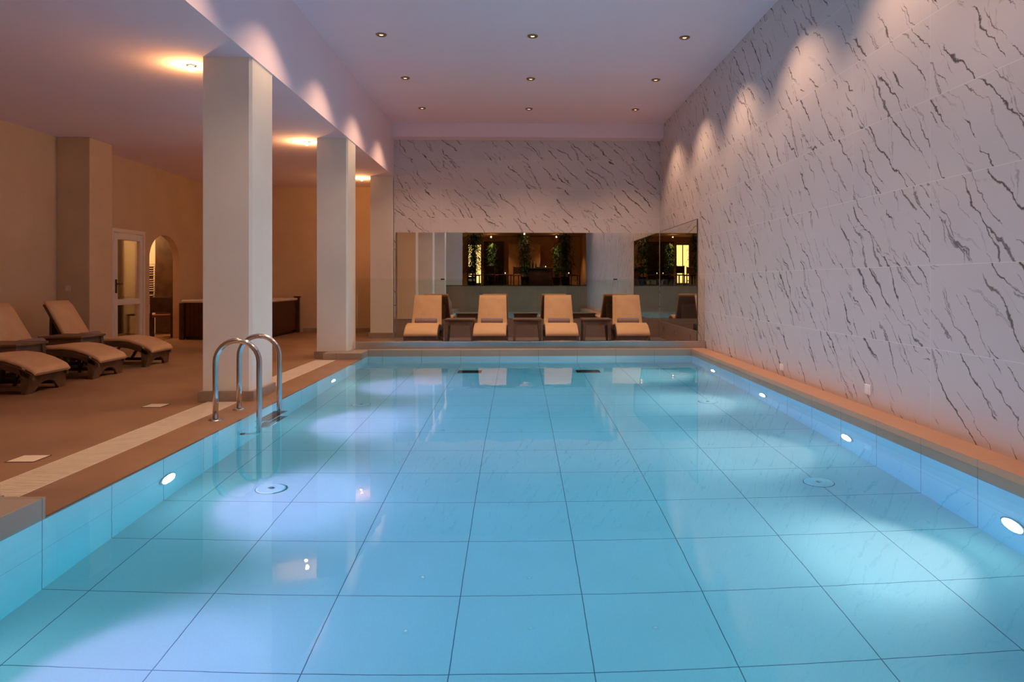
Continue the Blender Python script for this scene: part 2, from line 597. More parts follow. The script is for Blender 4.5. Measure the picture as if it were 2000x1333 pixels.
# ceilings and beam
struct(MB().box(BX - 0.25, WR + 0.2, -0.3, WB + 0.2, CH, CH + 0.15), 'ceiling', 'white', 'white ceiling high over the pool')
struct(MB().box(LX - 0.2, BX - 0.22, -0.3, LB + 0.2, SZ, SZ + 0.15), 'ceiling_low', 'white', 'white low ceiling over the deck')
struct(MB().box(BX - 0.22, BX, -0.3, WB + 0.2, SZ, CH), 'beam_long', 'white', 'white downstand beam carried by the pillars')
struct(MB().box(BX, WR, 14.70, WB, 4.09, CH), 'beam_end', 'white', 'white bulkhead over the marble end wall')
struct(MB().box(BX - 0.22, BX, WB + 0.2, LB + 0.2, SZ, SZ + 0.15), 'beam_stub', 'white', 'white ceiling strip behind the last pillar')


# pillars with skirting
def pillar(name, y0, y1, label, x0=-3.05, x1=-2.585, z0=DZ, sk=True):
    ch = 0.025
    pts = [(x0, y0), (x1 - ch, y0), (x1, y0 + ch), (x1, y1), (x0, y1)]
    o = MB().prism(pts, 'z', z0, SZ).build(name, 'pillar')
    o['kind'] = 'structure'
    o['label'] = label
    if sk:
        d = 0.035
        q = [(x0 - d, y0 - d), (x1 + d, y0 - d), (x1 + d, y1 + 0.01), (x0 - d, y1 + 0.01)]
        MB().prism(q, 'z', z0, z0 + 0.105).build('skirting', 'skirting', o, bev=0.004)
        MB().box(x0 + 0.03, x1 + 0.004, y0 + 0.02, y1, SZ - 0.012, SZ - 0.002).build('cap_strip', 'pillar', o)
    return o


pillar('pillar', 7.08, 7.67, 'square cream pillar behind the pool ladder')
pillar('pillar', 11.04, 11.56, 'square cream pillar where the glass screen starts')
pillar('pillar', 15.0, 15.52, 'square cream pillar against the marble end wall')
pillar('pillar', 3.10, 3.65, 'square cream pillar at the near corner, mostly outside the picture')
pillar('pillar', -0.25, 0.05, 'cream pier at the edge of the bar terrace, seen in the mirror', x0=-3.05, x1=-2.2, z0=TZ, sk=False)

# baseboards on the deck
for nm, bx in (('baseboard_back', (-4.95, BX - 0.2, LB - 0.015, LB)), ('baseboard_left', (LX, LX + 0.012, 15.03, 16.7)), ('baseboard_side', (BX - 0.215, BX - 0.2, 15.6, LB - 0.02)),
               ('baseboard_long', (LX, LX + 0.012, 0.0, 11.07))):
    struct(MB().box(bx[0], bx[1], bx[2], bx[3], DZ, 0.075), nm, 'skirting', 'brown tile skirting along the cream wall')

# terrace room (behind the camera, seen in the mirror)
struct(MB().box(-3.4, WR + 0.2, TY - 0.2, TY, TZ, 3.4), 'wall_terrace_back', 'terrace_paint', 'warm lit back wall of the bar terrace')
struct(MB().box(-3.6, -3.4, TY - 0.2, -0.3, TZ - 0.04, 3.4), 'wall_terrace_left', 'terrace_paint', 'warm lit side wall of the bar terrace')
struct(MB().box(WR + 0.2, WR + 0.4, TY - 0.2, -0.2, TZ - 0.04, 3.4), 'wall_terrace_right', 'terrace_paint', 'side wall of the bar terrace')
struct(MB().box(-3.6, WR + 0.4, TY - 0.2, -0.3, 3.4, 3.5), 'ceiling_terrace', 'terrace_paint', 'low ceiling over the bar terrace')
struct(MB().box(BX, WR, -0.3, -0.12, 3.36, CH), 'beam_near', 'white', 'white downstand over the terrace edge')
struct(MB().box(-0.3, 1.2, TY, TY + 0.9, TZ, 3.0), 'wall_terrace_niche', 'terrace_paint', 'cream block wall behind the bar counter')

# ---------------------------------------------------------------- room behind the arch and the glazed door
struct(MB().box(-9.9, LX - 0.13, 16.5, 16.7, DZ, 2.9), 'wall_lobby_back', 'pillar', 'yellow lit wall seen through the arch')
struct(MB().box(-10.1, -9.9, 11.6, 16.7, DZ, 2.9), 'wall_lobby_side', 'plaster', 'side wall of the lobby')
struct(MB().box(-9.9, LX - 0.13, 11.6, 11.8, DZ, 2.9), 'wall_lobby_near', 'plaster', 'near wall of the lobby')
struct(MB().box(-10.1, LX - 0.13, 11.6, 16.7, -0.2, DZ), 'floor_lobby', 'deck', 'brown lobby floor behind the arch')
struct(MB().box(-10.1, LX - 0.13, 11.6, 16.7, 2.9, 3.0), 'ceiling_lobby', 'white', 'lobby ceiling behind the arch')
struct(MB().box(-8.02, LX - 0.13, 16.2, 16.5, DZ, 2.9), 'wall_lobby_partition', 'darkwood', 'dark brown partition inside the arch')

# ---------------------------------------------------------------- mirrors
mr = thing('wall_mirror', 'long wall mirror on the end wall behind the loungers', 'mirror', (0, WB - 0.004, 1.27))
for (a, b) in ((-2.53, -0.72), (-0.717, 1.03), (1.033, 2.955)):
    p = MB().box(a, b, -0.006, 0.0, -0.896, 0.896).build('mirror_panel', 'mirror', mr)
mr.rotation_euler = (R(-0.12), 0, R(0.22))
mr.location.y = WB - 0.018
ms = thing('wall_mirror', 'mirror on the side wall, in the corner by the last lounger', 'mirror', (WR - 0.004, 13.46, 1.258))
MB().box(-0.006, 0.0, -1.59, 1.555, -0.925, 0.925).build('mirror_panel', 'mirror', ms)
MB().box(-0.012, 0.002, -1.597, -1.59, -0.925, 0.925).box(-0.012, 0.002, -1.597, 1.555, 0.925, 0.931).build('edge_trim', 'mirror_edge', ms)

# ---------------------------------------------------------------- glass screen
gs = thing('glass_balustrade', 'clear glass screen in a steel channel between pool and loungers', 'glass screen', (0, 11.40, 0.0))
MB().box(-2.54, 2.968, -0.055, 0.055, DZ, 0.205, bev=0.004).build('base_channel', 'satin', gs)
MB().box(-2.54, 2.968, -0.05, -0.008, 0.205, 0.213).box(-2.54, 2.968, 0.008, 0.05, 0.205, 0.213).build('channel_lip', 'steel', gs)
ex = [-2.53, -1.186, 0.147, 1.537, 2.96]
for a, b in zip(ex, ex[1:]):
    MB().box(a + 0.003, b - 0.003, -0.006, 0.006, 0.19, 1.193).build('glass_pane', 'glass', gs)
for x in (-1.186, 1.537):
    MB().box(x - 0.03, x + 0.03, -0.012, 0.012, 1.175, 1.197, bev=0.003).build('joint_clip', 'black', gs)

# ---------------------------------------------------------------- downlights
DL = [(-1.78, 9.45), (0.19, 9.45), (2.19, 9.45), (-1.78, 11.45), (0.20, 11.45), (2.19, 11.45), (-1.78, 13.44), (0.20, 13.44), (2.19, 13.44)]
DLT = ['above the middle of the pool, on the pillar side', 'above the middle of the pool, on its centre line', 'above the middle of the pool, on the marble side',
       'over the glass screen, on the pillar side', 'over the glass screen, on the centre line', 'over the glass screen, on the marble side',
       'over the loungers, on the pillar side', 'over the loungers, on the centre line', 'over the loungers, on the marble side']
dl0 = thing('ceiling_downlight', 'bronze ceiling downlight ' + DLT[0], 'ceiling light', (DL[0][0], DL[0][1], CH), 0, 'downlights in the high ceiling')
MB().lathe([(0.045, -0.001), (0.07, -0.001), (0.07, -0.010), (0.060, -0.018), (0.040, -0.018), (0.036, -0.001)], n=28).build('trim_ring', 'bronze', dl0)
MB().lathe([(0.005, -0.009), (0.025, -0.010), (0.028, -0.001), (0.005, -0.001)], n=24).build('lamp_lens', 'lens_warm', dl0)
downs = [dl0]
for (x, y), t in list(zip(DL, DLT))[1:]:
    downs.append(dup(dl0, 'bronze ceiling downlight ' + t, (x, y, CH)))
for y in (3.45, 5.45, 7.45):
    for x in (-1.78, 0.19, 2.19):
        downs.append(dup(dl0, 'bronze ceiling downlight nearer than the photograph shows', (x, y, CH)))
for o in downs:
    light('downlight_beam', 'SPOT', (0, 0, -0.03), DOWN_W, WARM, 0.03, o, (0, 0, -1), 110, 0.6)

# low ceiling lights beside the pillars
SL = [(-3.29, 7.37, 'beside the pillar behind the ladder'), (-3.29, 11.35, 'beside the pillar at the glass screen'), (-3.29, 15.3, 'beside the pillar at the end wall'),
      (-3.29, 3.40, 'at the near end, outside the photograph')]
sl0 = None
for x, y, t in SL:
    if sl0 is None:
        sl0 = thing('ceiling_spotlight', 'small glowing spotlight in the low ceiling ' + t, 'ceiling light', (x, y, SZ), 0, 'spotlights in the low ceiling')
        MB().lathe([(0.03, -0.001), (0.05, -0.001), (0.05, -0.006), (0.042, -0.011), (0.031, -0.012)], n=24).build('trim_ring', 'satin', sl0)
        MB().lathe([(0.004, -0.062), (0.020, -0.058), (0.027, -0.035), (0.027, -0.001), (0.004, -0.001)], n=20).build('lamp_lens', 'lens_side', sl0)
        o = sl0
    else:
        o = dup(sl0, 'small glowing spotlight in the low ceiling ' + t, (x, y, SZ))
    pw = SIDE_W if y < 9 else SIDE_W * 0.62
    light('spotlight_glow', 'POINT', (-0.02, 0, -0.11), pw * 1.9, AMBER, 0.02, o)
    light('spotlight_beam', 'SPOT', (0, 0, -0.07), pw * 2.0, WARM, 0.03, o, (0, 0, -1), 130, 0.5)

# ---------------------------------------------------------------- pool lamps
def pool_lamp(x, y, z, side, label, proto=None):
    lens = 'lens_pool_l' if side > 0 else 'lens_pool_r'
    o = thing('pool_light', label, 'pool light', (x, y, z), 0, 'underwater lamps in the deck side wall' if side > 0 else 'underwater lamps in the marble side wall')
    s = side
    MB().lathe([(0.086, 0.001 * s), (0.104, 0.001 * s), (0.104, 0.007 * s), (0.098, 0.011 * s), (0.087, 0.012 * s)], n=32, axis='x').build('trim_ring', 'steel', o)
    MB().lathe([(0.086, 0.001 * s), (0.086, 0.012 * s), (0.060, 0.024 * s), (0.004, 0.030 * s)], n=28, axis='x').build('lamp_lens', lens, o)
    col = POOL_LC if side > 0 else POOL_RC
    e = POOL_L if side > 0 else POOL_R
    light('pool_lamp_beam', 'SPOT', (0.05 * s, 0, 0), e, col, 0.05, o, (s, 0, 0.05), 124, 1.0)
    return o


for y, t in ((2.82, 'near corner, outside the photograph'), (4.82, 'close to the raised near corner block'), (6.95, 'behind the pool ladder'), (9.05, 'between the ladder and the second pillar')):
    pool_lamp(PX0, y, -0.56, 1, 'round underwater lamp in the deck side wall, ' + t)
for y, t in ((1.86, 'outside the photograph'), (3.86, 'first before the frame edge'), (5.85, 'second along from the frame edge'), (7.88, 'third along, farther down the pool'), (9.9, 'last before the lounger end')):
    pool_lamp(PX1, y, -0.60, -1, 'round underwater lamp in the marble side wall, ' + t)

# floor inlets and drains
for x, y, t in ((-1.70, 5.02, 'deck side, nearer'), (2.12, 5.04, 'marble side, nearer'), (-1.695, 7.85, 'deck side, farther'), (2.09, 7.91, 'marble side, farther')):
    o = thing('pool_inlet', 'round white inlet disc on the pool floor, ' + t, 'pool inlet', (x, y, PD), 0, 'white inlet discs in the pool floor')
    MB().lathe([(0.10, 0.0005), (0.10, 0.008), (0.085, 0.014), (0.03, 0.017), (0.004, 0.017)], n=32).build('disc', 'socket', o)
    MB().lathe([(0.1005, 0.0004), (0.105, 0.0004), (0.105, 0.003), (0.1005, 0.003)], n=32).build('gasket', 'dark_gap', o)
    MB().lathe([(0.022, 0.0175), (0.022, 0.021), (0.002, 0.022)], n=16).build('screw_cap', 'steel', o)
for x, t in ((-0.69, 'towards the deck'), (1.0, 'towards the marble wall')):
    o = thing('pool_drain', 'dark rectangular drain grille on the far pool floor, ' + t, 'drain', (x, 10.32, PD), 0, 'drain grilles in the pool floor')
    MB().box(-0.17, 0.17, -0.14, 0.14, 0.0005, 0.006).build('drain_frame', 'dark_gap', o)
    b = MB()
    for i in range(9):
        b.box(-0.15, 0.15, -0.124 + i * 0.031 - 0.008, -0.124 + i * 0.031 + 0.008, 0.006, 0.012)
    b.build('grille', 'black', o)

# ---------------------------------------------------------------- LED strip along the ledge
led = thing('led_strip', 'orange LED strip glowing at the foot of the marble wall', 'light strip', (WR - 0.017, 5.7, 0.060))
MB().box(-0.013, 0.013, -5.5, 5.6, 0.0, 0.003).build('light_tape', 'led', led)
MB().box(-0.016, -0.013, -5.5, 5.6, 0.0, 0.005).build('channel', 'satin', led)

# ---------------------------------------------------------------- deck drain grating, covers
def grate(y0, y1, label):
    o = thing('drain_grate', label, 'drain grate', (-2.83, 0, DZ), 0, 'drain gratings along the deck')
    MB().box(-0.148, 0.148, y0, y1, 0.0004, 0.0015).build('channel_bed', 'dark_gap', o)
    MB().box(-0.150, -0.143, y0, y1, 0.0006, 0.008).box(0.143, 0.150, y0, y1, 0.0006, 0.008).build('edge_rail', 'grate', o)
    b = MB()
    y = y0 + 0.012
    while y < y1 - 0.012:
        b.box(-0.143, 0.143, y - 0.0085, y + 0.0085, 0.0016, 0.0075)
        y += 0.026
    b.build('slats', 'grate', o)


grate(3.70, 7.03, 'cream slatted drain grating from the near corner to the ladder pillar')
grate(7.70, 10.72, 'cream slatted drain grating between the two pillars')
for x, y, t in ((-3.21, 4.83, 'near the corner block'), (-3.39, 6.86, 'near the ladder pillar')):
    o = thing('deck_cover', 'pale square access cover in the deck ' + t, 'cover plate', (x, y, DZ), 0, 'square covers in the deck')
    MB().box(-0.085, 0.085, -0.085, 0.085, 0.0005, 0.004).build('plate', 'grate', o, bev=0.001)
    MB().box(-0.094, 0.094, -0.094, 0.094, 0.0003, 0.002).build('rim', 'dark_gap', o)

# ---------------------------------------------------------------- pool ladder
lad = thing('pool_ladder', 'stainless steel pool ladder with two arched handrails at the deck edge', 'pool ladder', (0, 0, 0))
for y in (6.09, 6.60):
    xb, xf, r = -2.52, -2.16, 0.18
    path = [(xb, y, DZ + 0.002), (xb, y, 0.25), (xb, y, 0.48)]
    xc = (xb + xf) / 2
    for i in range(1, 16):
        a = PI - PI * i / 16
        path.append((xc + r * math.cos(a), y, 0.48 + r * math.sin(a)))
    path += [(xf, y, 0.48), (xf, y, 0.2), (xf, y, -0.2), (xf, y, -0.46)]
    for i in range(1, 9):
        a = PI / 2 * i / 8
        path.append((xf - 0.10 * (1 - math.cos(a)), y, -0.46 - 0.10 * math.sin(a)))
    path.append((-2.285, y, -0.56))
    rl = MB().tube(path, 0.0225, 16).build('handrail', 'steel', lad)
    MB().lathe([(0.0235, 0.0), (0.058, 0.0), (0.058, 0.008), (0.05, 0.016), (0.0235, 0.020)], (xb, y, DZ + 0.002), 28).build('floor_flange', 'steel', rl)
    MB().lathe([(0.006, 0.002), (0.027, 0.002), (0.027, 0.03), (0.006, 0.034)], (PX0, y, -0.56), 18, 'x').build('rubber_foot', 'rubber', rl)
for z in (-0.10, -0.34):
    st = MB().box(-2.20, -2.08, 6.10, 6.59, z - 0.012, z + 0.012, bev=0.004).build('step', 'steel', lad)
    b = MB()
    for k in range(5):
        b.box(-2.192 + k * 0.022, -2.182 + k * 0.022, 6.13, 6.56, z + 0.012, z + 0.016)
    b.build('grip_pad', 'rubber', st)

# ---------------------------------------------------------------- loungers
def curve_top(x):
    """top of the seat frame against distance from the foot"""
    P = [(0.0, 0.20), (0.06, 0.235), (0.16, 0.285), (0.30, 0.330), (0.45, 0.348), (0.62, 0.340), (0.80, 0.315), (1.0, 0.30), (1.15, 0.315), (1.45, 0.33)]
    for a, b in zip(P, P[1:]):
        if x <= b[0]:
            t = (x - a[0]) / (b[0] - a[0])
            t = t * t * (3 - 2 * t) * 0.35 + t * 0.65
            return a[1] + (b[1] - a[1]) * t
    return P[-1][1]


def sheet(pts, thick, y0, y1, taper=None, rnd=0.012):
    """a padded sheet following a side profile (x, z), with rounded long edges"""
    b = MB()
    rings = []
    n = len(pts)
    for i, (x, z) in enumerate(pts):
        p0, p1 = pts[max(i - 1, 0)], pts[min(i + 1, n - 1)]
        t = Vector((p1[0] - p0[0], p1[1] - p0[1])).normalized()
        nx, nz = -t.y, t.x
        k = 1.0 if taper is None else taper(i / (n - 1))
        a0, a1 = y0 * k, y1 * k
        th = thick
        if i in (0, n - 1):
            th = thick * 0.6
        ring = []
        for (yy, hh) in ((a0 + rnd, 0), (a1 - rnd, 0), (a1, th * 0.3), (a1, th * 0.7), (a1 - rnd, th), ((a0 + a1) / 2, th * 1.06), (a0 + rnd, th), (a0, th * 0.7), (a0, th * 0.3)):
            ring.append(b.bm.verts.new((x + nx * hh, yy, z + nz * hh)))
        rings.append(ring)
    m = len(rings[0])
    for p, q in zip(rings, rings[1:]):
        for k in range(m):
            f = b.bm.faces.new((p[k], p[(k + 1) % m], q[(k + 1) % m], q[k]))
            f.smooth = True
    b.bm.faces.new(rings[0])
    b.bm.faces.new(rings[-1])
    return b


BA = R(60)
HX, HZ = 1.14, 0.335
BL = 0.63


def make_lounger(label, group):
    t = thing('sun_lounger', label, 'sun lounger', group=group)
    hw = 0.30
    xs = [0.0, 0.03, 0.06, 0.11, 0.16, 0.23, 0.30, 0.38, 0.45, 0.54, 0.62, 0.71, 0.80, 0.90, 1.0, 1.08, 1.15, 1.3, 1.42]
    for s in (-1, 1):
        out = [(x, curve_top(x)) for x in xs] + [(x, curve_top(x) - (0.075 if x > 0.05 else 0.06)) for x in reversed(xs)]
        yy = sorted((s * hw, s * (hw - 0.04)))
        MB().prism(out, 'y', yy[0], yy[1]).build('side_rail', 'wicker', t, bev=0.006)
        b = MB().hexa([(0.06, s * hw, 0.0), (0.06, s * (hw - 0.045), 0.0), (0.12, s * (hw - 0.045), 0.0), (0.12, s * hw, 0.0)],
                      [(0.03, s * hw, 0.215), (0.03, s * (hw - 0.045), 0.215), (0.13, s * (hw - 0.045), 0.255), (0.13, s * hw, 0.255)])
        b.build('leg', 'wicker', t)
        b = MB().hexa([(1.36, s * hw, 0.0), (1.36, s * (hw - 0.045), 0.0), (1.42, s * (hw - 0.045), 0.0), (1.42, s * hw, 0.0)],
                      [(1.32, s * hw, 0.27), (1.32, s * (hw - 0.045), 0.27), (1.42, s * (hw - 0.045), 0.27), (1.42, s * hw, 0.27)])
        b.build('leg', 'wicker', t)
        MB().box(0.10, 1.38, min(s * (hw - 0.005), s * (hw - 0.04)), max(s * (hw - 0.005), s * (hw - 0.04)), 0.035, 0.075, bev=0.004).build('floor_rail', 'wicker', t)
        for xa, xb_ in ((0.42, 0.55), (0.92, 0.78)):
            yy = sorted((s * (hw - 0.008), s * (hw - 0.036)))
            z1 = curve_top(xa) - 0.06
            MB().hexa([(xb_ - 0.018, yy[0], 0.07), (xb_ + 0.018, yy[0], 0.07), (xb_ + 0.018, yy[1], 0.07), (xb_ - 0.018, yy[1], 0.07)],
                      [(xa - 0.018, yy[0], z1), (xa + 0.018, yy[0], z1), (xa + 0.018, yy[1], z1), (xa - 0.018, yy[1], z1)]).build('brace', 'wicker', t)
    # arched panel at the foot
    arch = [(-hw + 0.02, 0.0), (-hw + 0.02, 0.0)]
    out = [(-hw - 0.02, 0.0), (-hw + 0.012, 0.222), (hw - 0.012, 0.222), (hw + 0.02, 0.0), (hw - 0.085, 0.0)]
    for i in range(1, 12):
        a = PI * i / 12
        out.append((math.cos(a) * 0.155, 0.035 + math.sin(a) * 0.075))
    out.append((-hw + 0.085, 0.0))
    b = MB()
    lo = [b.bm.verts.new((0.055 - p[1] * 0.16, p[0], p[1])) for p in out]
    hi = [b.bm.verts.new((0.085 - p[1] * 0.16, p[0], p[1])) for p in out]
    b.bm.faces.new(lo)
    b.bm.faces.new(hi)
    for i in range(len(out)):
        j = (i + 1) % len(out)
        b.bm.faces.new((lo[i], lo[j], hi[j], hi[i]))
    b.build('foot_panel', 'wicker', t)
    # slatted seat deck under the pad
    b = MB()
    for i in range(14):
        x = 0.05 + i * 0.08
        z = curve_top(x)
        b.box(x - 0.028, x + 0.028, -hw + 0.04, hw - 0.04, z - 0.03, z - 0.006)
    b.build('seat_slats', 'wicker', t)
    # reclining back
    ca, sa = math.cos(BA), math.sin(BA)
    bp = [(HX + ca * BL * k / 6, HZ - 0.02 + sa * BL * k / 6) for k in range(7)]
    sheet([(x + 0.02, z - 0.02) for x, z in bp], 0.03, -hw + 0.03, hw - 0.03, lambda q: 1.0 - 0.08 * q, 0.006).build('backrest', 'wicker', t)
    MB().hexa([(1.38, -0.20, 0.05), (1.42, -0.20, 0.05), (1.42, 0.20, 0.05), (1.38, 0.20, 0.05)],
              [(HX + ca * 0.42 + 0.03, -0.20, HZ + sa * 0.42 - 0.05), (HX + ca * 0.42 + 0.06, -0.20, HZ + sa * 0.42 - 0.03), (HX + ca * 0.42 + 0.06, 0.20, HZ + sa * 0.42 - 0.03), (HX + ca * 0.42 + 0.03, 0.20, HZ + sa * 0.42 - 0.05)]).build('back_prop', 'wicker', t)
    # padded cushion: seat part and back part in one continuous pad
    pts = [(-0.012, 0.190)] + [(x, curve_top(x) + 0.002) for x in xs if 0.0 < x < 1.05]
    pts += [(1.10, 0.318), (1.145, 0.345)]
    pts += [(HX + 0.005 + ca * BL * k / 6 * 0.985, HZ + 0.01 + sa * BL * k / 6 * 0.985) for k in range(1, 7)]
    n = len(pts)
    cu = sheet(pts, 0.048, -hw + 0.005, hw - 0.005, lambda q: 1.0 if q < 0.65 else 1.0 - 0.10 * (q - 0.65) / 0.35, 0.016).build('cushion', 'cushion', t)
    for s in (-1, 1):
        MB().box(0.085, 0.115, min(s * 0.284, s * 0.294), max(s * 0.284, s * 0.294), 0.175, 0.285, bev=0.003).build('corner_strap', 'strap', cu)
    return t


def make_towel(label, group):
    t = MB()
    # a rolled towel along y with a spiral on its ends
    n = 26
    r = 0.056
    rings = []
    for y in (-0.205, -0.195, -0.10, 0.0, 0.10, 0.195, 0.205):
        k = 0.86 if abs(y) > 0.2 else (0.97 if abs(y) > 0.19 else 1.0)
        rings.append([t.bm.verts.new((r * k * math.cos(2 * PI * i / n) * 1.08, y, r * k * math.sin(2 * PI * i / n) * 0.92)) for i in range(n)])
    for a, b in zip(rings, rings[1:]):
        for i in range(n):
            f = t.bm.faces.new((a[i], a[(i + 1) % n], b[(i + 1) % n], b[i]))
            f.smooth = True
    t.bm.faces.new(rings[0])
    t.bm.faces.new(rings[-1])
    for s in (-1, 1):
        sp = []
        for i in range(40):
            a = 0.5 * i
            rr = 0.006 + 0.036 * i / 39
            sp.append((rr * math.cos(a), s * 0.207, rr * math.sin(a)))
        t.tube(sp, 0.003, 6)
    # loose outer edge
    o = t.build('rolled_towel', 'towel')
    return tag(o, label, 'towel', group)


def make_table(label, group):
    t = thing('side_table', label, 'side table', group=group)
    MB().box(-0.275, 0.275, -0.275, 0.275, 0.435, 0.462, bev=0.006).build('table_top', 'table', t)
    MB().box(-0.24, 0.24, -0.24, -0.215, 0.345, 0.435).box(-0.24, 0.24, 0.215, 0.24, 0.345, 0.435).box(-0.24, -0.215, -0.215, 0.215, 0.345, 0.435).box(0.215, 0.24, -0.215, 0.215, 0.345, 0.435).build('apron', 'table', t)
    for sx in (-1, 1):
        for sy in (-1, 1):
            x, y = sx * 0.222, sy * 0.222
            xo, yo = sx * 0.25, sy * 0.25
            MB().hexa([(xo - 0.02, yo - 0.02, 0.0), (xo + 0.02, yo - 0.02, 0.0), (xo + 0.02, yo + 0.02, 0.0), (xo - 0.02, yo + 0.02, 0.0)],
                      [(x - 0.032, y - 0.032, 0.435), (x + 0.032, y - 0.032, 0.435), (x + 0.032, y + 0.032, 0.435), (x - 0.032, y + 0.032, 0.435)]).build('leg', 'table', t)
    return t


FARG, DECKG = 'sun loungers behind the glass screen', 'sun loungers against the deck wall'
FY = 12.88
far = [(-1.735, R(90 + 1.6), 'beside the last pillar, first of four behind the glass'), (-0.51, R(90 - 0.4), 'second from the pillar behind the glass'),
       (0.785, R(90), 'third from the pillar behind the glass'), (2.065, R(90 - 3.0), 'in the mirror corner, slightly turned, behind the glass')]
lg0 = None
TWF = []
for x, rz, t in far:
    lb = 'beige cushioned sun lounger ' + t
    if lg0 is None:
        lg0 = make_lounger(lb, FARG)
        o = lg0
        o.location, o.rotation_euler = (x, FY, DZ), (0, 0, rz)
    else:
        o = dup(lg0, lb, (x, FY, DZ), rz, FARG)
    TWF.append((x, rz, t))
deckl = [(7.87, 'only its foot end in view'), (9.03, 'middle of the three by the wall'), (10.25, 'closest to the wall pier')]
for y, t in deckl:
    dup(lg0, 'beige cushioned sun lounger on the deck, ' + t, (-4.99, y, DZ), PI, DECKG)


def at(loc, rz, dx, dz):
    return (loc[0] + math.cos(rz) * dx, loc[1] + math.sin(rz) * dx, loc[2] + dz)


TX = 0.985
tw0 = None
spots = [((x, FY, DZ), rz, 'behind the glass ' + t.replace(' behind the glass', '')) for x, rz, t in TWF] + [((-4.99, y, DZ), PI, 'on the deck, ' + t) for y, t in deckl[1:]]
for loc, rz, t in spots:
    lb = 'mauve rolled towel on lounger ' + t
    p = at(loc, rz, TX, curve_top(TX) + 0.053 + 0.056)
    if tw0 is None:
        tw0 = make_towel(lb, 'rolled towels on the loungers')
        o = tw0
        o.location, o.rotation_euler = p, (0, 0, rz)
    else:
        o = dup(tw0, lb, p, rz)
tb0 = None
for x, y, t in ((-1.10, 13.72, 'behind the glass, between first and second lounger from the pillar'), (0.175, 13.72, 'behind the glass, between the two middle loungers'), (1.475, 13.72, 'behind the glass, beside the corner lounger'),
                (-5.84, 8.45, 'on the deck, before the middle lounger'), (-5.84, 9.64, 'on the deck, before the lounger by the pier')):
    lb = 'square brown side table ' + t
    if tb0 is None:
        tb0 = make_table(lb, 'side tables between the loungers')
        tb0.location = (x, y, DZ)
    else:
        dup(tb0, lb, (x, y, DZ))

# ---------------------------------------------------------------- hot tub
ht = thing('hot_tub', 'dark timber clad hot tub with pale rim behind the pillars', 'hot tub', (-5.89, 15.68, DZ))
hx, hy = 0.83, 1.03
MB().box(-hx, hx, -hy, hy, 0.06, 0.735).build('cladding', 'cladding', ht)
MB().box(-hx + 0.05, hx - 0.05, -hy + 0.05, hy - 0.05, 0.0, 0.06).build('plinth', 'black', ht)
b = MB()
b.box(-hx - 0.02, hx + 0.02, -hy - 0.02, -hy + 0.22, 0.735, 0.79, bev=0.02).box(-hx - 0.02, hx + 0.02, hy - 0.22, hy + 0.02, 0.735, 0.79, bev=0.02)
b.box(-hx - 0.02, -hx + 0.22, -hy + 0.20, hy - 0.20, 0.735, 0.79, bev=0.02).box(hx - 0.22, hx + 0.02, -hy + 0.20, hy - 0.20, 0.735, 0.79, bev=0.02)
b.box(-hx + 0.2, hx - 0.2, -hy + 0.2, hy - 0.2, 0.735, 0.745)
b.build('shell_rim', 'acrylic', ht)
for sx in (-1, 1):
    for sy in (-1, 1):
        p = MB().box(sx * hx - 0.045, sx * hx + 0.045, sy * hy - 0.045, sy * hy + 0.045, 0.0, 0.80 if sy > 0 else 0.73, bev=0.006).build('corner_post', 'darkwood', ht)
        if sy > 0:
            MB().box(sx * hx - 0.065, sx * hx + 0.065, sy * hy - 0.065, sy * hy + 0.065, 0.80, 0.825, bev=0.006).build('post_cap', 'darkwood', p)

# ---------------------------------------------------------------- glazed door
dr = thing('door_1', 'white framed glazed door in the deck wall beside the arch', 'door', (LX - 0.03, 13.095, DZ))
dr['kind'] = 'structure'
MB().box(-0.06, 0.045, -0.545, -0.50, 0, 2.085).box(-0.06, 0.045, 0.49, 0.545, 0, 2.085).box(-0.06, 0.045, -0.50, 0.49, 2.02, 2.085).build('door_frame', 'pvc', dr, bev=0.004)
lf = MB().box(-0.03, 0.03, -0.46, -0.35, 0.01, 2.01).box(-0.03, 0.03, 0.39, 0.485, 0.01, 2.01).box(-0.03, 0.03, -0.35, 0.39, 1.90, 2.01).box(-0.03, 0.03, -0.35, 0.39, 0.75, 0.85).box(-0.03, 0.03, -0.35, 0.39, 0.01, 0.14).build('door_leaf', 'pvc', dr, bev=0.004)
MB().box(-0.005, 0.005, -0.35, 0.39, 0.85, 1.90).build('glass_pane', 'door_glass', lf)
MB().box(-0.005, 0.005, -0.35, 0.39, 0.14, 0.75).build('glass_pane', 'door_glass', lf)
MB().box(0.03, 0.04, -0.435, -0.385, 0.96, 1.20, bev=0.003).tube([(0.04, -0.41, 1.12), (0.075, -0.41, 1.12), (0.08, -0.40, 1.12), (0.08, -0.30, 1.12)], 0.011, 10).build('door_handle', 'black', lf)

